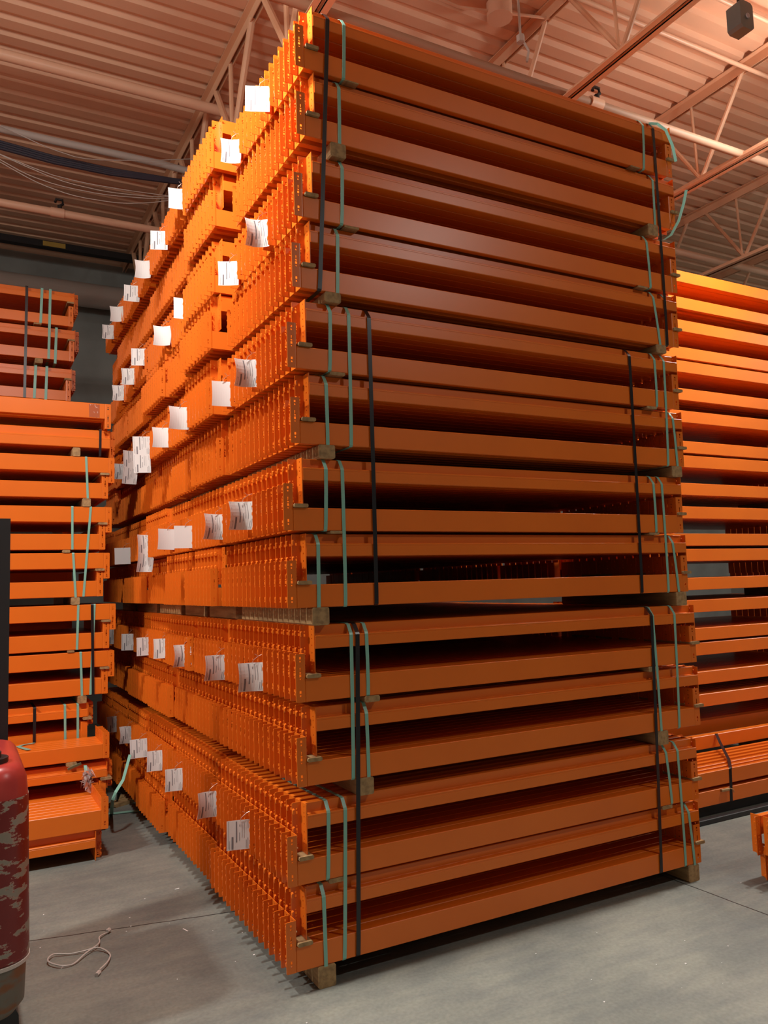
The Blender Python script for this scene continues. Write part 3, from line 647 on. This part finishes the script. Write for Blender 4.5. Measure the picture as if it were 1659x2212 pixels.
rbox(-.8, .12, -.12, .62, .12, [(.916, .006), (.98, .012), (1.01, .022), (1.03, .04), (1.036, .06)]).obj('top_cover', REDTOP, t, True)
rbox(-.8, .12, -.12, .62, .12, [(.315, -.006), (.328, -.006)]).obj('edge_trim', CABLEW, t, True)
rbox(-.8, .12, -.12, .62, .12, [(.13, .045), (.17, .012), (.314, .006)]).obj('bumper', WORN, t, True)
for xx in (0.0, -.5):
    b = MB(); b.tube([(xx, -.02, .09), (xx, .06, .09)], .09, 18); b.obj('wheel', DARKSTEEL, t, True)
b = MB(); b.box(.02, .055, .0, .05, .05, .16); b.box(-.52, -.48, .0, .05, .05, .16); b.obj('fork_leg', DARKSTEEL, t)
b = MB(); b.box(-.40, .075, .66, .76, .02, 2.03); b.obj('mast', DARKSTEEL, t)
b = MB(); b.tube([(-.03, .02, 1.03), (-.03, .02, 1.055)], .075, 16); b.tube([(-.03, .02, 1.055), (-.03, .02, 1.075)], .05, 14); b.obj('control_knob', DARKSTEEL, t, True)

# ------------------------------------------------------------------ things on the floor
pts = [(-.60, 1.045), (-.642, .999), (-.655, .923), (-.70, .885), (-.79, .898), (-.858, .918), (-.887, .852), (-.842, .783), (-.784, .783), (-.726, .847), (-.68, .879), (-.644, .846), (-.627, .786), (-.652, .702), (-.696, .638)]
cu = []
for i in range(len(pts)-1):
    p0 = Vector(pts[max(i-1, 0)]); p1 = Vector(pts[i]); p2 = Vector(pts[i+1]); p3 = Vector(pts[min(i+2, len(pts)-1)])
    for k in range(5):
        u = k/5; cu.append(.5*((2*p1) + (p2-p0)*u + (2*p0-5*p1+4*p2-p3)*u*u + (3*p1-p0-3*p2+p3)*u**3))
cu.append(Vector(pts[-1]))
b = MB(); n = len(cu)
b.tube([(p.x, p.y, FZ+.006+.010*abs(math.sin(i*.16))) for i, p in enumerate(cu)], .0036, 6)
t = b.obj('cable_scrap', CABLEW, None, True); tag(t, 'looped piece of white cord lying on the floor at lower left', 'cord')
b = MB(); b.tube([(-.60, 1.045, FZ+.012), (-.585, 1.065, FZ+.012)], .010, 6); b.tube([(-.696, .638, FZ+.008), (-.712, .612, FZ+.008)], .009, 6); b.obj('cord_end', CABLEW, t)
b = MB(); b.ribbon([(-.20, 2.62, .56), (-.25, 2.60, .40), (-.30, 2.60, .325), (-.315, 2.62, .27), (-.30, 2.75, .19), (-.26, 3.0, .08), (-.225, 3.24, FZ+.003)], (.6, -.7, 0), .024)
tag(b.obj('loose_strap', TEAL), 'bright teal strap drooping between left stack and tall stack', 'strap')
b = MB(); b.ribbon([(-.40, 3.25, FZ+.006), (-.22, 3.25, FZ+.005), (-.1, 3.225, FZ+.006), (.04, 3.17, FZ+.008)], (0, 1, 0), .05)
tag(b.obj('loose_strap', TEAL), 'teal strap lying on the floor in the gap between the stacks', 'strap')
b = MB(); b.ribbon([(-.26, 3.3, FZ+.2), (-.2, 3.4, FZ+.14), (-.13, 3.45, FZ+.1), (-.14, 3.5, FZ+.02), (-.25, 3.4, FZ+.01)], (.3, -.7, .3), .03)
tag(b.obj('loose_strap', BLACK), 'tangled black strap on the floor behind the teal strap', 'strap')
for (x, y, r_, l_) in ((-.10, 3.50, .5, 'pale wood scrap on the floor in the gap between the stacks'), (-.01, 3.62, -.3, 'second wood scrap, farther back in the gap between stacks')):
    b = MB(); b.cbox(-.10, .10, -.05, .05, 0, .03, .006); o = b.obj('wood_scrap', WOOD); o.location = (x, y, FZ); o.rotation_euler = (0, 0, r_); tag(o, l_, 'wood scrap')
for (x, y, l, r_, lb) in ((-.256, .88, .022, 1.9, 'pale splinter on the floor left of the tall stack base'), (-.832, .785, .010, .9, 'tiny white splinter beside the white cord'), (-.16, 1.45, .012, 0, 'tiny white splinter close under the tall stack')):
    b = MB(); b.cbox(-l, l, -.003, .003, 0, .003, .0008, 'x'); o = b.obj('splinter', PAPER); o.location = (x, y, FZ+.0003); o.rotation_euler = (0, 0, r_); tag(o, lb, 'debris')
b = MB()
for i in range(90):
    x = random.uniform(-1.1, 2.6); y = random.uniform(-1.0, 1.6); s_ = random.uniform(.0012, .0035)
    if 0 > x or y < -.1: b.box(x-s_, x+s_, y-s_, y+s_, FZ+.0002, FZ+s_*.8)
tag(b.obj('floor_grit', PAPER), 'pale specks of grit scattered on the concrete floor', 'debris', None, 'stuff')
print('BEAMS', NB[0])
